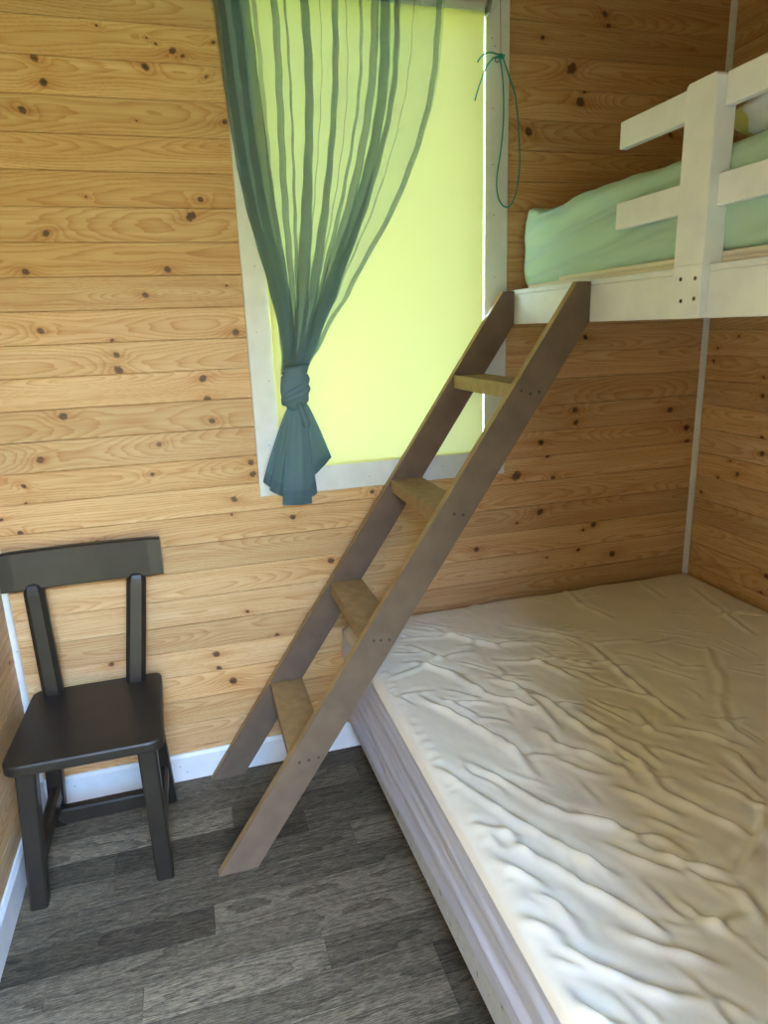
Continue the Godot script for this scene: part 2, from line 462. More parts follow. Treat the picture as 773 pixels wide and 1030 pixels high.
func build_walls() -> void:
	var t: Tris
	# back wall
	var wall := struct("wall_back")
	t = Tris.new()
	box(t, Vector3(-0.10, -0.1, -0.11), Vector3(0.80, ROOM_H, -0.016))
	box(t, Vector3(1.53, -0.1, -0.11), Vector3(ROOM_W + 0.10, ROOM_H, -0.016))
	box(t, Vector3(0.80, -0.1, -0.11), Vector3(1.53, 0.98, -0.016))
	box(t, Vector3(0.80, 2.295, -0.11), Vector3(1.53, ROOM_H, -0.016))
	obj("backing", t, mats.gap, wall)
	for k in range(-10, 20):
		var y := BOARD_Y0 + k * PITCH
		var lo := maxf(y, 0.0) + 0.0003
		var hi := minf(y + PITCH, ROOM_H) - 0.0003
		var spans := [[0.0, ROOM_W]]
		if y + PITCH > 1.02 and y < 2.26:
			spans = [[0.0, 0.80], [1.53, ROOM_W]]
		for s in spans:
			t = Tris.new()
			box(t, Vector3(s[0], lo, -0.016), Vector3(s[1], hi, 0.0), 0.0019)
			obj("board", t, mats.pine_back, wall, false, UV_X)
	# side walls
	for side in ["right", "left"]:
		wall = struct("wall_" + side)
		var right: bool = side == "right"
		var x0 := ROOM_W if right else -0.016
		t = Tris.new()
		if right:
			box(t, Vector3(ROOM_W + 0.016, -0.1, -0.016), Vector3(ROOM_W + 0.10, ROOM_H, ROOM_D + 0.08))
		else:
			box(t, Vector3(-0.10, -0.1, -0.016), Vector3(-0.016, ROOM_H, ROOM_D + 0.08))
		obj("backing", t, mats.gap, wall)
		for k in range(-12, 20):
			var y := BOARD_Y0 + (k + 0.62) * PITCH
			var lo := maxf(y, 0.0) + 0.0003
			var hi := minf(y + PITCH, ROOM_H) - 0.0003
			if hi - lo < 0.01:
				continue
			t = Tris.new()
			box(t, Vector3(x0, lo, 0.0), Vector3(x0 + 0.016, hi, ROOM_D), 0.0019)
			obj("board", t, mats.pine_side, wall, false, UV_Z if right else UV_Z_LEFT)
	# front wall with the open doorway the camera stands in
	wall = struct("wall_front")
	t = Tris.new()
	var z0 := ROOM_D
	var z1 := ROOM_D + 0.08
	box(t, Vector3(0.0, 0.0, z0), Vector3(DOOR_L, ROOM_H, z1))
	box(t, Vector3(DOOR_R, 0.0, z0), Vector3(ROOM_W, ROOM_H, z1))
	box(t, Vector3(DOOR_L, DOOR_H, z0), Vector3(DOOR_R, ROOM_H, z1))
	obj("panel", t, mats.pine_side, wall, false, UV_X)
	var door := struct("door_1")
	t = Tris.new()
	box(t, Vector3(DOOR_L - 0.06, 0.0, z0 - 0.012), Vector3(DOOR_L, DOOR_H + 0.06, z0))
	box(t, Vector3(DOOR_R, 0.0, z0 - 0.012), Vector3(DOOR_R + 0.06, DOOR_H + 0.06, z0))
	box(t, Vector3(DOOR_L, DOOR_H, z0 - 0.012), Vector3(DOOR_R, DOOR_H + 0.06, z0))
	obj("door_frame", t, mats.white_paint, door)
	# ceiling
	var ceil_ := struct("ceiling")
	t = Tris.new()
	box(t, Vector3(-0.10, ROOM_H, -0.11), Vector3(ROOM_W + 0.10, ROOM_H + 0.08, ROOM_D + 0.08))
	obj("panel", t, mats.pine_side, ceil_, false, UV_FLAT)
	# unseen slab, its eaves added to keep the sun off the window
	t = Tris.new()
	box(t, Vector3(-0.6, ROOM_H + 0.081, -0.85), Vector3(ROOM_W + 0.6, ROOM_H + 0.16, ROOM_D + 0.25))
	obj("added_roof", t, mats.render, ceil_)
	# outside, before the door: unseen screen wall added to block light, and the lawn
	wall = struct("wall_added_screen")
	t = Tris.new()
	box(t, Vector3(-0.10, -0.25, ROOM_D + 0.26), Vector3(-0.01, 4.2, 4.45))
	obj("panel", t, mats.render, wall)
	wall = struct("wall_added_opposite")  # unseen wall added to hold back light from the low sky
	t = Tris.new()
	box(t, Vector3(-7.0, -0.25, 8.0), Vector3(9.0, 3.1, 8.2))
	obj("panel", t, mats.render, wall)
	var lawn := struct("ground")
	t = Tris.new()
	box(t, Vector3(-20, -0.40, -20), Vector3(22, -0.25, 25))
	obj("lawn", t, mats.lawn, lawn)

func build_floor() -> void:
	var fl := struct("floor")
	var t := Tris.new()
	box(t, Vector3(-0.10, -0.10, -0.11), Vector3(ROOM_W + 0.10, -0.009, ROOM_D + 0.08))
	obj("subfloor", t, mats.gap, fl)
	var rows := [[0.30, 0.98, 1.6], [0.567, 1.25, 1.9], [0.24, 0.78, 1.5], [0.243, 0.903, 1.6], [0.16, 1.10, 1.8], [0.496, 1.22, 1.9],
		[0.12, 0.745, 1.4], [0.333, 0.747, 1.45], [0.265, 0.992, 1.7], [0.31, 0.992, 1.6], [0.08, 0.69, 1.3], [0.45, 1.15, 1.8], [0.2, 0.85, 1.5]]
	# tone band of every stave from the left: 0 dark to 7 pale
	var tones := [[3, 4, 2, 3], [6, 2, 3, 4], [2, 1, 3, 2], [4, 3, 5, 3], [3, 3, 2, 3], [1, 5, 3, 2], [4, 4, 5, 3], [5, 6, 3, 3], [4, 4, 1, 3], [2, 5, 2, 3], [2, 4, 1, 3], [3, 2, 3, 3], [3, 4, 2, 4]]
	var rng := RandomNumberGenerator.new()
	rng.seed = 8
	for k in range(-1, 23):
		var za := 0.0105 + 0.0916 * k
		var zb := minf(za + 0.0916, ROOM_D + 0.08)
		za = maxf(za, 0.0)
		if zb - za < 0.004:
			continue
		var row = rows[posmod(k - 1 if k > 0 else 12, 13)] if k <= 13 else rows[(k * 5) % 13]
		var tn = tones[posmod(k - 1, 13)]
		var ends := [0.0]
		ends.append_array(row)
		ends.append(ROOM_W)
		for i in range(ends.size() - 1):
			t = Tris.new()
			box(t, Vector3(ends[i] + 0.0003, -0.009, za + 0.0003), Vector3(ends[i + 1] - 0.0003, 0.0, zb - 0.0003), 0.0006)
			var band: int = clampi(tn[mini(i, 3)], 0, 7)
			var shift := rng.randf()
			var z_of := za
			obj("plank", t, mats.oak, fl, false, [Vector3(1.0 / 1.5, 0, 0), shift, Vector3(0, 0, 0.92 / 0.0916 / 8.0), (band + 0.04 - 0.92 * z_of / 0.0916) / 8.0])

func build_trim() -> void:
	var t := Tris.new()
	var b := struct("baseboard_back")
	prism(t, [Vector2(0.0, 0.0), Vector2(0.013, 0.0), Vector2(0.013, 0.085), Vector2(0.006, 0.095), Vector2(0.0, 0.095)], 0, 0.0125, ROOM_W, 0.0006)
	obj("skirting_board", t, mats.white_paint, b)
	for p in [Vector3(0.10, 0.06, 0.013), Vector3(0.42, 0.055, 0.013), Vector3(0.62, 0.065, 0.013), Vector3(0.44, 0.03, 0.013)]:
		t = Tris.new()
		tube(t, [p, p + Vector3(0, 0, 0.0006)], 0.002, 6)
		obj("nail_head", t, mats.nail, b)
	b = struct("baseboard_left")
	t = Tris.new()
	prism(t, [Vector2(0.0, 0.0), Vector2(0.0, 0.095), Vector2(0.006, 0.095), Vector2(0.013, 0.085), Vector2(0.013, 0.0)], 2, 0.0, ROOM_D, 0.0006)
	obj("skirting_board", t, mats.white_paint, b)
	# white quarter-round strips in the corners
	var n := 0
	for s in [[0.0, 1.0], [ROOM_W, -1.0]]:
		n += 1
		b = struct("trim_%d" % n)
		t = Tris.new()
		var poly := [Vector2(s[0], 0.0)]
		for k in 7:
			var a := PI / 2 * k / 6.0
			poly.append(Vector2(s[0] + s[1] * 0.015 * cos(a), 0.015 * sin(a)))
		prism(t, poly, 1, 0.0955, ROOM_H, 0.0003)
		obj("corner_strip", t, mats.white_paint, b)
		for k in 9:
			var p := Vector3(s[0] + s[1] * 0.0104, 0.30 + k * 0.24, 0.0104)
			t = Tris.new()
			tube(t, [p, p + Vector3(s[1] * 0.0007, 0, 0.0007)], 0.0017, 6)
			obj("nail_head", t, mats.nail, b)

const WXL := 0.7526
const WXR := 1.5715
const WYB := 0.9327
const WYT := 2.328
const IXL := 0.8345
const IXR := 1.4948
const IYB := 1.0146
const IYT := 2.2613
const DOOR_L := 0.10
const DOOR_R := 0.93
const DOOR_H := 2.02

func build_window() -> void:
	var w := struct("window_1")
	# mitred casing boards
	var quads := [
		[Vector2(WXL, WYB), Vector2(WXR, WYB), Vector2(IXR, IYB), Vector2(IXL, IYB)],
		[Vector2(WXL, WYT), Vector2(IXL, IYT), Vector2(IXR, IYT), Vector2(WXR, WYT)],
		[Vector2(WXL, WYB), Vector2(IXL, IYB), Vector2(IXL, IYT), Vector2(WXL, WYT)],
		[Vector2(WXR, WYB), Vector2(WXR, WYT), Vector2(IXR, IYT), Vector2(IXR, IYB)]]
	for q in quads:
		var t := Tris.new()
		prism(t, q, 2, 0.0002, 0.016, 0.0012)
		obj("casing_board", t, mats.white_paint, w)
	for p in [Vector2(0.79, 1.09), Vector2(0.805, 1.28), Vector2(0.78, 1.42), Vector2(0.79, 1.60), Vector2(1.10, 0.965), Vector2(1.35, 0.975), Vector2(1.515, 2.21), Vector2(1.525, 2.19), Vector2(1.52, 2.03), Vector2(1.52, 1.88), Vector2(1.525, 1.74), Vector2(1.53, 1.56)]:
		var t := Tris.new()
		tube(t, [Vector3(p.x, p.y, 0.016), Vector3(p.x, p.y, 0.0166)], 0.0018, 6)
		obj("nail_head", t, mats.nail, w)
	# lining of the opening
	var t := Tris.new()
	box(t, Vector3(0.80, 0.98, -0.11), Vector3(IXL, 2.295, 0.0))
	box(t, Vector3(IXR, 0.98, -0.11), Vector3(1.53, 2.295, 0.0))
	box(t, Vector3(IXL, 0.98, -0.11), Vector3(IXR, IYB, 0.0))
	box(t, Vector3(IXL, IYT, -0.11), Vector3(IXR, 2.295, 0.0))
	obj("lining", t, mats.white_paint, w)
	# sash and pane behind the blind
	t = Tris.new()
	box(t, Vector3(IXL, IYB, -0.075), Vector3(IXL + 0.018, IYT, -0.05))
	box(t, Vector3(IXR - 0.018, IYB, -0.075), Vector3(IXR, IYT, -0.05))
	box(t, Vector3(IXL + 0.018, IYB, -0.075), Vector3(IXR - 0.018, IYB + 0.018, -0.05))
	box(t, Vector3(IXL + 0.018, IYT - 0.018, -0.075), Vector3(IXR - 0.018, IYT, -0.05))
	obj("sash", t, mats.white_paint, w)
	t = Tris.new()
	box(t, Vector3(IXL + 0.018, IYB + 0.018, -0.065), Vector3(IXR - 0.018, IYT - 0.018, -0.061), 0.0003)
	obj("pane", t, mats.glass, w)

func build_blind() -> void:
	var b := thing("roller_blind", "pale yellow-green roller blind glowing in the window behind the tied curtain", "blind", Vector3(0, IYT, 0))
	var t := Tris.new()
	var nx := 24
	var ny := 40
	var rows := []
	for j in ny + 1:
		var r := []
		for i in nx + 1:
			var x := lerpf(IXL - 0.012, IXR - 0.0058, float(i) / nx)
			var y := lerpf(0.010, IYB + 0.002 - IYT, float(j) / ny)
			r.append(Vector3(x, y, 0.0195 + 0.0010 * sin(x * 14.0 + 0.6) * sin(y * 3.0)))
		rows.append(r)
	sheet(t, rows)
	obj("fabric", t, mats.blind, b, true)
	t = Tris.new()
	box(t, Vector3(IXL - 0.002, 0.008, 0.0165), Vector3(IXR - 0.004, 0.046, 0.050), 0.010)
	obj("head_box", t, mats.blind_box, b)
	t = Tris.new()
	prism(t, [Vector2(0.0165, -0.004), Vector2(0.040, 0.0), Vector2(0.055, 0.02), Vector2(0.052, 0.05), Vector2(0.0165, 0.05)], 0, IXR - 0.0035, IXR + 0.003, 0.0008)
	obj("bracket", t, mats.string, b)
	t = Tris.new()
	box(t, Vector3(IXL - 0.011, IYB - IYT - 0.002, 0.0165), Vector3(IXR - 0.008, IYB - IYT + 0.006, 0.0185), 0.0008)
	obj("bottom_bar", t, mats.blind, b)

# ---------------------------------------------------------------- curtain
func edge_at(tab: Array, y: float) -> float:
	for i in range(tab.size() - 1):
		if y <= tab[i].x and y >= tab[i + 1].x:
			var f: float = (tab[i].x - y) / (tab[i].x - tab[i + 1].x)
			var a: float = tab[maxi(i - 1, 0)].y
			var d: float = tab[mini(i + 2, tab.size() - 1)].y
			return cubic_interpolate(tab[i].y, tab[i + 1].y, a, d, f)
	return tab[tab.size() - 1].y

func build_curtain() -> void:
	var rod := thing("curtain_rod", "thin white curtain rod above the window casing", "rod", Vector3(1.16, 2.45, 0.06))
	var t := Tris.new()
	tube(t, [Vector3(-0.52, 0, 0), Vector3(0.52, 0, 0)], 0.008, 12)
	obj("rod", t, mats.white_paint, rod, true)
	for s in [-0.46, 0.46]:
		t = Tris.new()
		box(t, Vector3(s - 0.008, -0.012, -0.06), Vector3(s + 0.008, 0.012, -0.008))
		obj("bracket", t, mats.white_paint, rod)
	var c := thing("sheer_curtain", "sheer teal curtain gathered into a knot in front of the window", "curtain", Vector3(0.877, 0, 0.0))
	var lef := [Vector2(2.47, 0.700), Vector2(2.225, 0.731), Vector2(2.00, 0.747), Vector2(1.767, 0.777), Vector2(1.51, 0.832), Vector2(1.374, 0.853), Vector2(1.30, 0.850)]
	var rig := [Vector2(2.47, 1.385), Vector2(2.27, 1.357), Vector2(2.03, 1.320), Vector2(1.774, 1.210), Vector2(1.506, 1.042), Vector2(1.37, 0.950), Vector2(1.30, 0.905)]
	# folds: place across the width, width at the top, how often the cloth doubles back
	var folds := [[0.015, 0.030, 2], [0.06, 0.055, 2], [0.120, 0.05, 2], [0.16, 0.012, 1], [0.245, 0.020, 2], [0.305, 0.007, 2], [0.373, 0.023, 3], [0.438, 0.004, 1], [0.508, 0.017, 3], [0.56, 0.004, 1], [0.615, 0.009, 2], [0.675, 0.022, 2], [0.735, 0.028, 3], [0.775, 0.016, 3], [0.845, 0.005, 1], [0.985, 0.018, 2]]
	var rows := []
	var ny := 70
	for j in ny + 1:
		var f := float(j) / ny
		var y := lerpf(2.462, 1.300, f)
		var xl := edge_at(lef, y)
		var xr := edge_at(rig, y)
		var r := []
		r.append(Vector3(xl, y, 0.05))
		var cnt := 0
		for k in folds.size():
			var fo = folds[k]
			var drift := 0.012 * sin(f * 5.0 + k * 1.9) * (1.0 - f)
			var cx: float = xl + (xr - xl) * (fo[0] + drift)
			var hw: float = fo[1] * 0.5 * lerpf(1.0, 0.75, smoothstep(0.55, 1.0, f))
			if k > 4 and k < 15:
				hw *= 1.0 + 0.9 * smoothstep(0.45, 0.85, f)
			var zz := 0.055 + 0.012 * sin(k * 2.4) * (1.0 - f * 0.6)
			# a soft bow of single cloth before the fold
			var prev: Vector3 = r[r.size() - 1]
			var mid: float = (prev.x + cx - hw) * 0.5
			r.append(Vector3(mid, y, zz - 0.010 * (1.0 - f) - 0.004))
			for m in fo[2]:
				cnt += 1
				var ripple := 0.0012 * sin(y * 60.0 + cnt)
				r.append(Vector3(cx + hw + ripple, y, zz + 0.004 + m * 0.005))
				r.append(Vector3(cx - hw * 0.9 + ripple, y, zz + 0.0065 + m * 0.005))
			r.append(Vector3(cx + hw, y, zz + 0.004 + fo[2] * 0.005))
		r.append(Vector3(xr, y, 0.055))
		for i in r.size():
			r[i] -= Vector3(0.877, 0, 0)
		rows.append(r)
	t = Tris.new()
	sheet(t, rows)
	obj("drape", t, mats.sheer, c, true)
	# the knot: cloth wound round itself
	t = Tris.new()
	var rings := []
	var prof := [[1.322, 0.030], [1.318, 0.036], [1.312, 0.037], [1.306, 0.034], [1.296, 0.036], [1.275, 0.040], [1.255, 0.041], [1.235, 0.039], [1.218, 0.035], [1.204, 0.026], [1.196, 0.016]]
	for i in prof.size():
		var f := float(i) / (prof.size() - 1)
		var cx := lerpf(0.004, -0.004, f) - 0.004 * sin(f * PI)
		var ring := []
		for k in 40:
			var a := TAU * k / 40
			var wr := 0.0022 * sin(3.0 * a + f * 9.0) + 0.0016 * sin(f * 26.0 + a * 1.0)
			var rr: float = prof[i][1] + wr
			ring.append(Vector3(cx + rr * cos(a), prof[i][0] + 0.004 * sin(a * 1.0 + 0.8), 0.066 + rr * 0.72 * sin(a)))
		rings.append(ring)
	t.loft(rings)
	obj("knot", t, mats.sheer_knot, c, true)
	for wrap in [[1.292, -0.070, 0.0], [1.262, -0.045, 1.1]]:
		t = Tris.new()
		var band := []
		for k in 21:
			var a := -0.35 + k * 0.19
			var yy: float = wrap[0] + wrap[1] * k / 20.0
			band.append(Vector3(-0.003 + 0.0345 * cos(a), yy, 0.066 + 0.0250 * sin(a)))
		tube(t, band, 0.0095, 10)
		obj("wrap_fold", t, mats.sheer_knot, c, true)
	# the tail below the knot: panels that flare to the hem
	var panels := [
		# x at knot, x at hem, y at hem (left and right), z at hem, bulge
		[[-0.024, -0.014], [-0.116, -0.092], [0.984, 0.962], 0.036, 0.004],
		[[-0.022, -0.006], [-0.100, -0.062], [0.960, 0.938], 0.054, 0.010],
		[[0.010, 0.026], [0.036, 0.098], [0.985, 1.042], 0.036, 0.006],
		[[0.002, 0.020], [0.012, 0.044], [0.926, 0.938], 0.056, 0.010],
		[[-0.020, 0.014], [-0.068, 0.022], [0.918, 0.914], 0.080, 0.012]]
	for p in panels:
		t = Tris.new()
		var hem := Tris.new()
		for layer in 2:
			rows = []
			for j in 15:
				var f := j / 14.0
				var r := []
				for i in 13:
					var g := i / 12.0
					var xk: float = lerpf(p[0][0], p[0][1], g)
					var xh: float = lerpf(p[1][0], p[1][1], g)
					var yh: float = lerpf(p[2][0], p[2][1], g)
					var ff := pow(f, 0.85)
					r.append(Vector3(lerpf(xk, xh, ff), lerpf(1.215, yh, f), lerpf(0.066, p[3], f) + layer * 0.003 + p[4] * f * sin(g * PI) + 0.0012 * sin(g * 17.0 + f * 3.0)))
				rows.append(r)
			sheet(t, rows)
			sheet(hem, [rows[12], rows[13], rows[14]])
		obj("tail_panel", t, mats.sheer_tail, c, true)
		for i in hem.p.size():
			hem.p[i] += Vector3(0, 0, 0.0018)
		obj("hem", hem, mats.sheer_hem, c, true)
	t = Tris.new()
	tube(t, smooth_path([Vector3(0.002, 1.215, 0.086), Vector3(0.010, 1.19, 0.092), Vector3(0.020, 1.16, 0.090), Vector3(0.018, 1.145, 0.086)]), 0.009, 8)
	obj("loose_end", t, mats.sheer_knot, c, true)

func build_cord() -> void:
	var c := thing("pull_cord", "thin teal cord tied in a long loop on the window casing", "cord", Vector3(1.54, 2.16, 0.0))
	var at := Vector3(1.54, 2.16, 0.0)
	var t := Tris.new()
	tube(t, [Vector3(-0.002, 0.16, 0.019), Vector3(0.000, 0.08, 0.020), Vector3(-0.001, 0.0, 0.024)], 0.0009, 6)
	obj("string", t, mats.string, c, true)
	t = Tris.new()
	var loop := []
	for p in [[1.537, 2.160], [1.548, 2.09], [1.550, 2.00], [1.543, 1.92], [1.530, 1.839], [1.536, 1.788], [1.555, 1.764], [1.575, 1.766], [1.594, 1.800], [1.605, 1.87], [1.603, 1.94], [1.590, 2.055], [1.568, 2.11], [1.546, 2.162]]:
		loop.append(Vector3(p[0], p[1], 0.024) - at)
	tube(t, smooth_path(loop, 5), 0.0022, 8)
	obj("loop", t, mats.cord, c, true)
	for e in [[[1.540, 2.162], [1.515, 2.156], [1.492, 2.130], [1.472, 2.085], [1.458, 2.045]], [[1.540, 2.164], [1.505, 2.170], [1.480, 2.160], [1.466, 2.143]]]:
		t = Tris.new()
		var pts := []
		for p in e:
			pts.append(Vector3(p[0], p[1], 0.026) - at)
		tube(t, smooth_path(pts, 5), 0.0020, 8)
		obj("loose_end", t, mats.cord, c, true)
	t = Tris.new()
	var kn := []
	for k in 40:
		var a := k * 0.5
		kn.append(Vector3(-0.008 + 0.016 * k / 39.0, 0.003 + 0.005 * sin(a), 0.025 + 0.004 * cos(a)))
	tube(t, kn, 0.0022, 6)
	obj("knot", t, mats.cord, c, true)
	t = Tris.new()
	var hk := [Vector3(-0.012, 0.0, 0.016), Vector3(-0.012, 0.0, 0.022)]
	for k in 10:
		var a := PI * 0.5 + k * 0.5
		hk.append(Vector3(-0.012 + 0.006 * cos(a), -0.007 + 0.006 * sin(a), 0.024))
	tube(t, hk, 0.0012, 6)
	obj("hook", t, mats.hook, c, true)

# ---------------------------------------------------------------- furniture
func bar(t: Tris, a: Vector3, b: Vector3, wa: Vector2, wb: Vector2, cham: float, round_ends := false) -> void:
	# four-sided post between two points, chamfered; widths (x, z) at both ends
	var rings := []
	var fs := [[0.0, 1.0], [1.0, 1.0]]
	if round_ends:
		fs = [[0.0, 0.55], [0.02, 0.80], [0.05, 0.94], [0.09, 1.0], [0.91, 1.0], [0.95, 0.94], [0.98, 0.80], [1.0, 0.55]]
	for f in fs:
		var c: Vector3 = a.lerp(b, f[0])
		var w: Vector2 = wa.lerp(wb, f[0]) * f[1]
		var ring := []
		for q in chamfer_rect(w.x * 0.5, w.y * 0.5, cham * f[1]):
			ring.append(c + Vector3(q.x, 0, q.y))
		rings.append(ring)
	t.loft(rings)

func build_chair() -> void:
	var c := thing("wooden_chair", "small dark charcoal painted wooden chair against the pine wall", "chair", Vector3(0.23, 0, 0.25))
	var o := Vector3(0.23, 0, 0.25)
	var t := Tris.new()
	# seat: rounded corners
	var pts := []
	var hx := 0.19
	var z0 := 0.060
	var z1 := 0.446
	var xs := [0.048, 0.408, 0.421, 0.037]
	var cs := [[Vector2(0.048, z0), 0.030], [Vector2(0.405, z0), 0.030], [Vector2(0.420, z1), 0.045], [Vector2(0.038, z1), 0.045]]
	for k in 4:
		var p: Vector2 = cs[k][0]
		var r: float = cs[k][1]
		var pr: Vector2 = (cs[(k + 3) % 4][0] - p).normalized()
		var nx: Vector2 = (cs[(k + 1) % 4][0] - p).normalized()
		for s in 8:
			var f := s / 7.0
			var a := p + pr * r * (1.0 - f) * (1.0 - f) + nx * r * f * f
			pts.append(a)
	var rings := []
	for s in [[0.398, 0.006], [0.400, 0.0025], [0.404, 0.0], [0.424, 0.0], [0.4285, 0.0022], [0.430, 0.006]]:
		var ring := []
		for p in inset(pts, s[1]):
			ring.append(Vector3(p.x, s[0], p.y) - o)
		rings.append(ring)
	t.loft(rings)
	obj("seat", t, mats.charcoal_paint, c)
	# legs: front pair, back pair
	for l in [[Vector3(0.090, 0.40, 0.412), Vector3(0.061, 0.0, 0.414)], [Vector3(0.373, 0.40, 0.412), Vector3(0.375, 0.0, 0.414)],
			[Vector3(0.088, 0.40, 0.105), Vector3(0.060, 0.0, 0.095)], [Vector3(0.362, 0.40, 0.105), Vector3(0.382, 0.0, 0.095)]]:
		t = Tris.new()
		bar(t, l[0] - o, l[1] - o, Vector2(0.047, 0.044), Vector2(0.043, 0.040), 0.005)
		obj("leg", t, mats.charcoal_paint, c)
	# stretchers
	for s in [[Vector3(0.070, 0.125, 0.40), Vector3(0.070, 0.125, 0.11)], [Vector3(0.376, 0.125, 0.40), Vector3(0.376, 0.125, 0.11)]]:
		t = Tris.new()
		prism(t, moved(chamfer_rect(0.015, 0.024, 0.008), Vector2(s[0].x - o.x, 0.115)), 2, s[1].z - o.z, s[0].z - o.z, 0.004)
		obj("stretcher", t, mats.charcoal_paint, c)
	t = Tris.new()
	var pr2 := []
	for k in 24:
		var a := TAU * k / 24
		var ex := 0.110 if cos(a) > 0 else -0.110
		pr2.append(Vector2(0.217 + ex + 0.022 * cos(a) - o.x, 0.093 + 0.024 * sin(a)))
	prism(t, pr2, 2, 0.172 - o.z, 0.206 - o.z, 0.005)
	obj("stretcher", t, mats.charcoal_paint, c)
	# back posts
	for l in [[Vector3(0.107, 0.415, 0.092), Vector3(0.094, 0.760, 0.052)], [Vector3(0.331, 0.415, 0.094), Vector3(0.372, 0.756, 0.052)]]:
		t = Tris.new()
		bar(t, l[0] - o, l[1] - o, Vector2(0.056, 0.040), Vector2(0.054, 0.040), 0.012, true)
		obj("back_post", t, mats.charcoal_paint, c)
	# backrest board, slightly bowed
	t = Tris.new()
	rings = []
	for k in 13:
		var f := k / 12.0
		var x := lerpf(0.014, 0.447, f) - o.x
		var zz := 0.050 - 0.012 * sin(f * PI) + 0.004 - o.z
		var e := 0.002 if (k == 0 or k == 12) else 0.0
		var ring := []
		for q in chamfer_rect(0.0125 - e, 0.056 - e, 0.004):
			ring.append(Vector3(x, 0.797 + q.y, zz + q.x - q.y * 0.10))
		rings.append(ring)
	t.loft(rings)
	obj("backrest", t, mats.charcoal_paint, c)

func build_ladder() -> void:
	var l := thing("bunk_ladder", "taupe painted wooden ladder leaning on the white upper bunk", "ladder", Vector3(0.57, 0, 0.25))
	var o := Vector3(0.57, 0, 0.25)
	var poly := [Vector2(0.513, 0.0), Vector2(0.619, 0.0), Vector2(1.5835, 1.416), Vector2(1.5835, 1.516), Vector2(1.5445, 1.516)]
	poly = moved(poly, Vector2(-o.x, 0))
	for z in [0.023, 0.447]:
		var t := Tris.new()
		prism(t, poly, 2, z - o.z, z + 0.024 - o.z, 0.0018)
		var r := obj("side_rail", t, mats.taupe_paint, l)
		t = Tris.new()
		# front edge strip: yellow window light put into its colour
		prism(t, [Vector2(0.5135 - o.x, 0.003), Vector2(0.5128 - o.x, 0.003), Vector2(1.5428 - o.x, 1.5145), Vector2(1.5437 - o.x, 1.5145)], 2, z + 0.0012 - o.z, z + 0.0228 - o.z, 0.0001)
		obj("lit_edge_band", t, mats.ochre_warm_lit, r)
		if z > 0.2:
			for p in [Vector2(0.974, 0.622), Vector2(0.993, 0.620), Vector2(1.017, 0.618), Vector2(0.754, 0.302), Vector2(0.779, 0.304), Vector2(0.806, 0.306), Vector2(1.392, 1.252), Vector2(1.418, 1.243), Vector2(1.443, 1.246), Vector2(1.205, 0.945), Vector2(1.230, 0.940)]:
				t = Tris.new()
				var b := Vector3(p.x - o.x, p.y, 0.471 - o.z)
				tube(t, [b, b + Vector3(0, 0, 0.0008)], 0.0042, 10)
				obj("screw", t, mats.screw, r)
	for y in [0.319, 0.637, 0.953, 1.269]:
		var x: float = 0.513 + y * 0.6805
		var t := Tris.new()
		var th := 0.040
		# tread with its front cut to the slope of the rails
		prism(t, [Vector2(x + 0.001 - o.x, y), Vector2(x + 0.104 - o.x, y), Vector2(x + 0.104 - th * 0.68 - o.x, y - th), Vector2(x + 0.001 - o.x, y - th)], 2, 0.047 - o.z, 0.447 - o.z, 0.0015)
		obj("rung", t, mats.ochre_warm_lit, l)

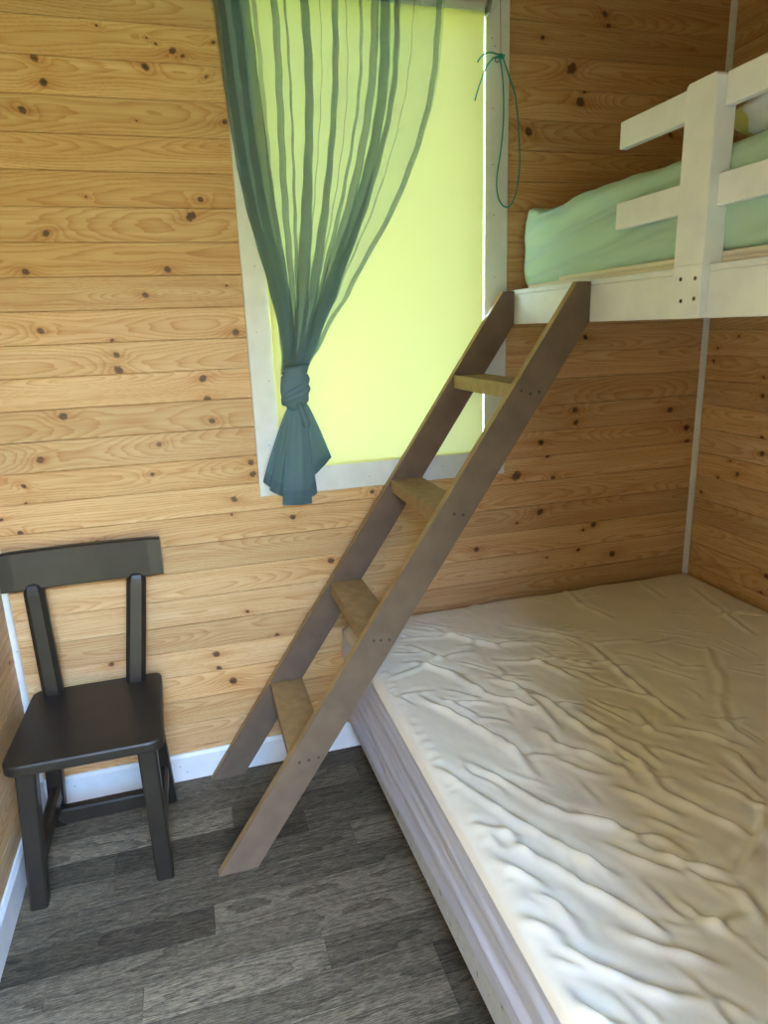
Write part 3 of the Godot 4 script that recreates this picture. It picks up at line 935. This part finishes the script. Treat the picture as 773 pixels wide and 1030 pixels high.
func build_upper_bunk() -> void:
	var b := thing("upper_bunk", "white painted upper bunk with guard rails fixed to the walls", "bunk bed", Vector3(1.585, 1.4165, 0.0))
	var o := Vector3(1.585, 1.4165, 0.0)
	var t := Tris.new()
	box(t, Vector3(1.585, 1.4165, 0.018) - o, Vector3(1.609, 1.5065, 2.02) - o)
	obj("side_rail", t, mats.bunk_paint_cool_lit, b)
	t = Tris.new()
	box(t, Vector3(1.5855, 1.5068, 0.018) - o, Vector3(1.612, 1.5200, 2.02) - o, 0.0015)
	obj("rail_cap", t, mats.bunk_paint_cool_lit, b)
	for z in [0.800, 1.78]:
		t = Tris.new()
		# post lapped over the rail, the guard rails let into its sides
		prism(t, [Vector2(z, 1.4195 - o.y), Vector2(z + 0.083, 1.4195 - o.y), Vector2(z + 0.083, 1.521 - o.y), Vector2(z, 1.521 - o.y)], 0, 1.565 - o.x, 1.5845 - o.x, 0.001)
		prism(t, [Vector2(z, 1.521 - o.y), Vector2(z + 0.083, 1.521 - o.y), Vector2(z + 0.083, 1.849 - o.y), Vector2(z + 0.077, 1.855 - o.y), Vector2(z + 0.006, 1.855 - o.y), Vector2(z, 1.849 - o.y)], 0, 1.565 - o.x, 1.612 - o.x, 0.001)
		var p := obj("post", t, mats.bunk_paint_cool_lit, b)
		for q in [Vector2(0.025, 1.495), Vector2(0.067, 1.494), Vector2(0.030, 1.452), Vector2(0.068, 1.455)]:
			t = Tris.new()
			var a := Vector3(1.565 - o.x, q.y - o.y, z + q.x)
			tube(t, [a, a - Vector3(0.0008, 0, 0)], 0.0042, 10)
			obj("screw", t, mats.screw, p)
	for y in [[1.797, 1.8545], [1.625, 1.683]]:
		for zs in [[0.558, 0.7995], [0.8835, 1.7795]]:
			t = Tris.new()
			box(t, Vector3(1.585, y[0], zs[0]) - o, Vector3(1.605, y[1], zs[1]) - o)
			obj("guard_rail", t, mats.bunk_paint_cool_lit, b)
	# bed base
	for k in 14:
		t = Tris.new()
		var z := 0.05 + k * 0.14
		box(t, Vector3(1.6095, 1.494, z) - o, Vector3(2.352, 1.512, z + 0.095) - o)
		obj("slat", t, mats.wood_raw, b)
	t = Tris.new()
	box(t, Vector3(2.322, 1.4165, 0.018) - o, Vector3(2.354, 1.4935, 2.02) - o)
	obj("wall_ledger", t, mats.bunk_paint_cool_lit, b)

	# mattress in its green sheet
	var m := thing("upper_mattress", "mattress in a pale sea-green sheet on the upper bunk", "mattress", Vector3(1.97, 1.5205, 1.0))
	o = Vector3(1.97, 1.5205, 1.0)
	var nz := fnl(41, 1.0, 2)
	var rings := []
	# outline of the section: unit square with rounded corners, most points on the side in view
	var outline := []
	for k in 31:
		outline.append(Vector2(-1.0, lerpf(-0.72, 0.72, k / 30.0)))
	for k in range(1, 6):
		var a := PI - k * PI / 12.0
		outline.append(Vector2(-0.92 + 0.08 * cos(a), 0.72 + 0.28 * sin(a)))
	for k in 25:
		outline.append(Vector2(lerpf(-0.92, 0.92, k / 24.0), 1.0))
	for k in range(1, 6):
		var a := PI * 0.5 - k * PI / 12.0
		outline.append(Vector2(0.92 + 0.08 * cos(a), 0.72 + 0.28 * sin(a)))
	outline.append_array([Vector2(1.0, 0.72), Vector2(1.0, -0.72), Vector2(0.92, -1.0), Vector2(-0.92, -1.0)])
	for k in range(1, 6):
		var a := PI * 1.5 - k * PI / 12.0
		outline.append(Vector2(-0.92 + 0.08 * cos(a), -0.72 + 0.28 * sin(a)))
	for k in 81:
		var f := pow(k / 80.0, 1.4)
		var e := f * (1.0 - f) * 4.0
		var zz := lerpf(0.022, 1.99, f)
		# close the ends with rounding
		var endd := minf(f, 1.0 - f) * 1.968
		var sh := 0.0
		if endd < 0.05:
			sh = 0.020 * pow(1.0 - endd / 0.05, 2.0)
		var ring := []
		for q in outline:
			var ca: float = q.x
			var sa: float = q.y
			var lift := 0.0
			if sa < 0.0:
				lift = 0.022 * smoothstep(0.1, 0.8, zz) * -sa
			var x := 1.978 + ca * (0.366 - sh)
			var y := 1.6335 + sa * (0.112 - sh * 0.8) + lift
			var wv := 0.0
			if ca < -0.94:
				# pulls in the sheet running along the side, stronger near the corner
				var s := exp(-zz * 1.6)
				wv = ((0.0075 * s + 0.0012) * sin(y * 82.0 - zz * 9.0 + 2.5 * nz.get_noise_2d(zz * 2.0, y * 5.0)) + 0.005 * nz.get_noise_2d(zz * 3.0, (y - zz * 0.12) * 24.0)) * (1.0 - smoothstep(0.75, 1.0, absf(sa))) * smoothstep(0.02, 0.10, zz)
			if sa > 0.9:
				y += 0.006 * nz.get_noise_2d(x * 7.0, zz * 6.0) + 0.014 * exp(-pow((zz - 0.03) / 0.05, 2.0)) * (1.0 if x < 1.72 else 0.4) - 0.018 * exp(-pow((zz - 0.17) / 0.07, 2.0)) * exp(-pow((x - 1.62) / 0.08, 2.0))
			ring.append(Vector3(x + wv, y, zz) - o)
		rings.append(ring)
	t = Tris.new()
	t.loft(rings)
	obj("fitted_sheet", t, mats.green_sheet, m, true)
	# bare mattress edge showing below the sheet
	t = Tris.new()
	box(t, Vector3(1.6105, 1.5203, 0.08) - o, Vector3(2.34, 1.5320, 1.98) - o, 0.005)
	obj("mattress_base", t, mats.ticking, m)
	t = Tris.new()
	box(t, Vector3(1.6115, 1.5323, 0.26) - o, Vector3(2.33, 1.5435, 1.97) - o, 0.005)
	obj("mattress_base", t, mats.ticking, m)

	# bundle of bedding at the edge of the mattress
	var d := thing("folded_bedding", "crumpled white and yellow bedding at the edge of the green mattress", "bedding", Vector3(1.72, 1.745, 1.0))
	o = Vector3(1.72, 1.745, 1.0)
	for part in 2:
		t = Tris.new()
		rings = []
		for j in 25:
			var v := PI * j / 24.0
			var ring := []
			for i in 36:
				var a := TAU * i / 36
				var dir := Vector3(sin(v) * cos(a), cos(v), sin(v) * sin(a))
				var r := 1.0 + 0.16 * nz.get_noise_3d(dir.x * 1.6 + part * 20.0, dir.y * 1.6, dir.z * 1.6) + 0.06 * sin(a * 7.0 + 4.0 * dir.y)
				var p := Vector3.ZERO
				if part == 0:
					p = Vector3(1.735, 1.805, 0.955) + dir * r * Vector3(0.085, 0.060, 0.155)
				else:
					p = Vector3(1.80, 1.826, 0.905) + dir * r * Vector3(0.105, 0.075, 0.185)
				p.y = maxf(p.y, 1.7575 + part * 0.004)
				ring.append(p - o)
			rings.append(ring)
		t.loft(rings)
		obj("white_sheet" if part == 0 else "yellow_sheet", t, mats.lilac_cloth if part == 0 else mats.yellow_cloth, d, true)

func build_lower_bed() -> void:
	var b := thing("bed_frame", "low grey-white wooden bed frame with chipped paint along the floor", "bed", Vector3(1.67, 0, 1.0))
	var o := Vector3(1.67, 0, 1.0)
	var t := Tris.new()
	# side rail, set a hair out of square as in the room
	prism(t, moved([Vector2(0.986, 0.02), Vector2(1.024, 1.98), Vector2(1.049, 1.98), Vector2(1.011, 0.02)], Vector2(-o.x, -o.z)), 1, 0.118, 0.245, 0.003)
	obj("side_rail", t, mats.chipped_paint, b)
	t = Tris.new()
	box(t, Vector3(2.325, 0.118, 0.02) - o, Vector3(2.350, 0.245, 1.98) - o)
	obj("side_rail", t, mats.chipped_paint, b)
	for z in [0.02, 1.955]:
		t = Tris.new()
		box(t, Vector3(1.052, 0.118, z) - o, Vector3(2.324, 0.24, z + 0.025) - o)
		obj("end_rail", t, mats.chipped_paint, b)
	for k in 11:
		t = Tris.new()
		var z := 0.07 + k * 0.17
		box(t, Vector3(1.052, 0.205, z) - o, Vector3(2.324, 0.223, z + 0.10) - o)
		obj("slat", t, mats.wood_raw, b)
	for p in [Vector2(1.10, 0.10), Vector2(2.28, 0.10), Vector2(1.12, 1.90), Vector2(2.28, 1.90)]:
		t = Tris.new()
		box(t, Vector3(p.x - 0.035, 0.0, p.y - 0.035) - o, Vector3(p.x + 0.035, 0.2045, p.y + 0.035) - o)
		obj("leg", t, mats.chipped_paint, b)

	var m := thing("lower_mattress", "wide mattress in a wrinkled cream cover on the lower bed", "mattress", Vector3(1.67, 0.245, 1.0))
	o = Vector3(1.67, 0.245, 1.0)
	# the wrinkled top as one fine relief
	var x0 := 0.984
	var x1 := 2.350
	var z0 := 0.006
	var z1 := 1.985
	var step := 0.0055
	var nx := int((x1 - x0) / step) + 1
	var nz := int((z1 - z0) / step) + 1
	var hgt := PackedFloat32Array(); hgt.resize(nx * nz)
	var na := fnl(61, 1.0, 3)
	var nb := fnl(67, 1.0, 2)
	var ne := fnl(69, 1.0, 2)
	for j in nz:
		var z := z0 + j * step
		for i in nx:
			var x := x0 + i * step
			var soft := 1.0 - 0.55 * smoothstep(1.45, 1.9, x)
			hgt[j * nx + i] = soft * 0.0012 * na.get_noise_2d(x * 14.0 + 4.0, z * 9.0) + 0.005 * ne.get_noise_2d(x * 3.0, z * 3.0)
	var creases := []
	for cr in CREASES:
		creases.append([cr, 0.0085, 0.0105])
	# the many small wrinkles between the big ones: across the bed near the wall, along it nearer the door
	var rng := RandomNumberGenerator.new()
	rng.seed = 77
	for k in 260:
		var p := Vector2(rng.randf_range(1.0, 2.2), rng.randf_range(0.05, 1.9))
		if p.x > 1.6 and rng.randf() < 0.6:
			continue
		var turn := lerpf(1.15, 0.30, smoothstep(0.15, 0.9, p.y)) + rng.randfn(0.0, 0.35)
		var ln := rng.randf_range(0.05, 0.16)
		var pts := []
		for q in 4:
			pts.append_array([p.x, p.y])
			p += Vector2(sin(turn), cos(turn)) * ln / 3.0
			turn += rng.randfn(0.0, 0.22)
		creases.append([pts, rng.randf_range(0.0012, 0.0040), rng.randf_range(0.0055, 0.0095)])
	for entry in creases:
		var cr = entry[0]
		var amp: float = entry[1]
		var wid: float = entry[2]
		for s in range(0, cr.size() - 3, 2):
			var a := Vector2(cr[s], cr[s + 1])
			var e := Vector2(cr[s + 2], cr[s + 3])
			var d := e - a
			var ln := d.length()
			if ln < 0.001:
				continue
			var u := d / ln
			var nrm := Vector2(-u.y, u.x)
			if nrm.dot(Vector2(-0.6, 0.8)) < 0.0:
				nrm = -nrm
			var i0 := maxi(0, int((minf(a.x, e.x) - 0.06 - x0) / step))
			var i1 := mini(nx - 1, int((maxf(a.x, e.x) + 0.06 - x0) / step))
			var j0 := maxi(0, int((minf(a.y, e.y) - 0.06 - z0) / step))
			var j1 := mini(nz - 1, int((maxf(a.y, e.y) + 0.06 - z0) / step))
			for j in range(j0, j1 + 1):
				for i in range(i0, i1 + 1):
					var p := Vector2(x0 + i * step, z0 + j * step) - a
					var al := p.dot(u)
					var over := 0.0
					if al < 0.0: over = -al
					elif al > ln: over = al - ln
					var pd := p.dot(nrm) - wid * 0.64
					var g := exp(-pd * pd / (wid * wid)) * 1.0
					var valley := exp(-pow((pd + wid * 1.75) / (wid * 1.15), 2.0)) * 0.6
					var fade := exp(-over * over / 0.0006)
					# the ends of a crease die away
					var whole := 1.0
					if s == 0: whole = smoothstep(-0.01, 0.06, al + 0.02)
					if s == cr.size() - 4: whole *= smoothstep(-0.01, 0.06, ln - al + 0.02)
					var val := amp * (g - valley) * fade * whole
					var at := j * nx + i
					# neighbouring segments blend by the larger relief
					if absf(val) > 0.0003:
						hgt[at] += val * 0.72
	var V := PackedVector3Array(); V.resize(nx * nz)
	for j in nz:
		var z := z0 + j * step
		for i in nx:
			var x := x0 + i * step
			var h := hgt[j * nx + i]
			# rounded rims
			var dl := x - x0
			var dr := minf(x1 - x, minf(z - z0, z1 - z))
			var rim := 0.0
			if dl < 0.045:
				rim -= 0.030 * (1.0 - sqrt(maxf(0.0, 1.0 - pow(1.0 - dl / 0.045, 2.0))))
				h *= smoothstep(0.0, 0.05, dl) * 0.85 + 0.15
				# gathers where the elastic pulls the hem
				h += 0.0022 * sin(z * 160.0 + 6.0 * na.get_noise_1d(z * 6.0)) * exp(-pow((dl - 0.035) / 0.016, 2.0)) * (0.5 + 0.5 * na.get_noise_1d(z * 3.0 + 9.0))
			if dr < 0.06:
				rim -= 0.028 * pow(1.0 - dr / 0.06, 2.0)
			V[j * nx + i] = Vector3(x, 0.483 + h + rim, z) - o
	var N := PackedVector3Array(); N.resize(nx * nz)
	for j in nz:
		for i in nx:
			var a := V[j * nx + mini(i + 1, nx - 1)] - V[j * nx + maxi(i - 1, 0)]
			var e := V[mini(j + 1, nz - 1) * nx + i] - V[maxi(j - 1, 0) * nx + i]
			N[j * nx + i] = e.cross(a).normalized()
	var I := PackedInt32Array(); I.resize((nx - 1) * (nz - 1) * 6)
	var w := 0
	for j in nz - 1:
		for i in nx - 1:
			var q := j * nx + i
			for k in [q, q + 1, q + nx + 1, q, q + nx + 1, q + nx]:
				I[w] = k
				w += 1
	var arr := []
	arr.resize(Mesh.ARRAY_MAX)
	arr[Mesh.ARRAY_VERTEX] = V
	arr[Mesh.ARRAY_NORMAL] = N
	arr[Mesh.ARRAY_INDEX] = I
	var am := ArrayMesh.new()
	am.add_surface_from_arrays(Mesh.PRIMITIVE_TRIANGLES, arr)
	put("cover_top", am, mats.cover, m)
	# side drop: a smooth band, then the stretched skirt with long pulls
	t = Tris.new()
	var rows := []
	for j in 41:
		var f := j / 40.0
		var r := []
		for k in 100:
			var z := lerpf(0.006, 1.985, k / 99.0)
			var ylow := 0.148 + 0.053 * z
			var y := lerpf(0.4535, ylow, f)
			var q := (0.4535 - y) / 0.30
			var out := 0.0028 * sin(q * 17.0 + 0.8 * sin(z * 2.3) + 0.5) + 0.0012 * sin(q * 37.0 + z * 2.0) + 0.003 * na.get_noise_2d(z * 3.0, q * 9.0)
			out *= smoothstep(0.0, 0.12, f)
			r.append(Vector3(0.984 + 0.0194 * z * f + out * (1.0 - 0.6 * smoothstep(0.8, 1.0, f)) - 0.0035 * smoothstep(0.5, 1.0, f), y, z) - o)
		rows.append(r)
	sheet(t, rows)
	obj("skirt", t, mats.skirt, m, true)
	# body of the mattress within the cover
	t = Tris.new()
	box(t, Vector3(1.054, 0.246, 0.012) - o, Vector3(2.345, 0.440, 1.98) - o, 0.02)
	obj("core", t, mats.ticking, m)
	t = Tris.new()
	rows = []
	for y in [0.456, 0.25]:
		rows.append([Vector3(0.99, y, 1.985) - o, Vector3(2.35, y, 1.985) - o])
	sheet(t, rows)
	obj("skirt_end", t, mats.skirt, m)

func _ready() -> void:
	build_camera_and_light()
	make_materials()
	build_walls()
	build_floor()
	build_trim()
	build_window()
	build_blind()
	build_upper_bunk()
	build_lower_bed()
	build_ladder()
	build_chair()
	build_curtain()
	build_cord()
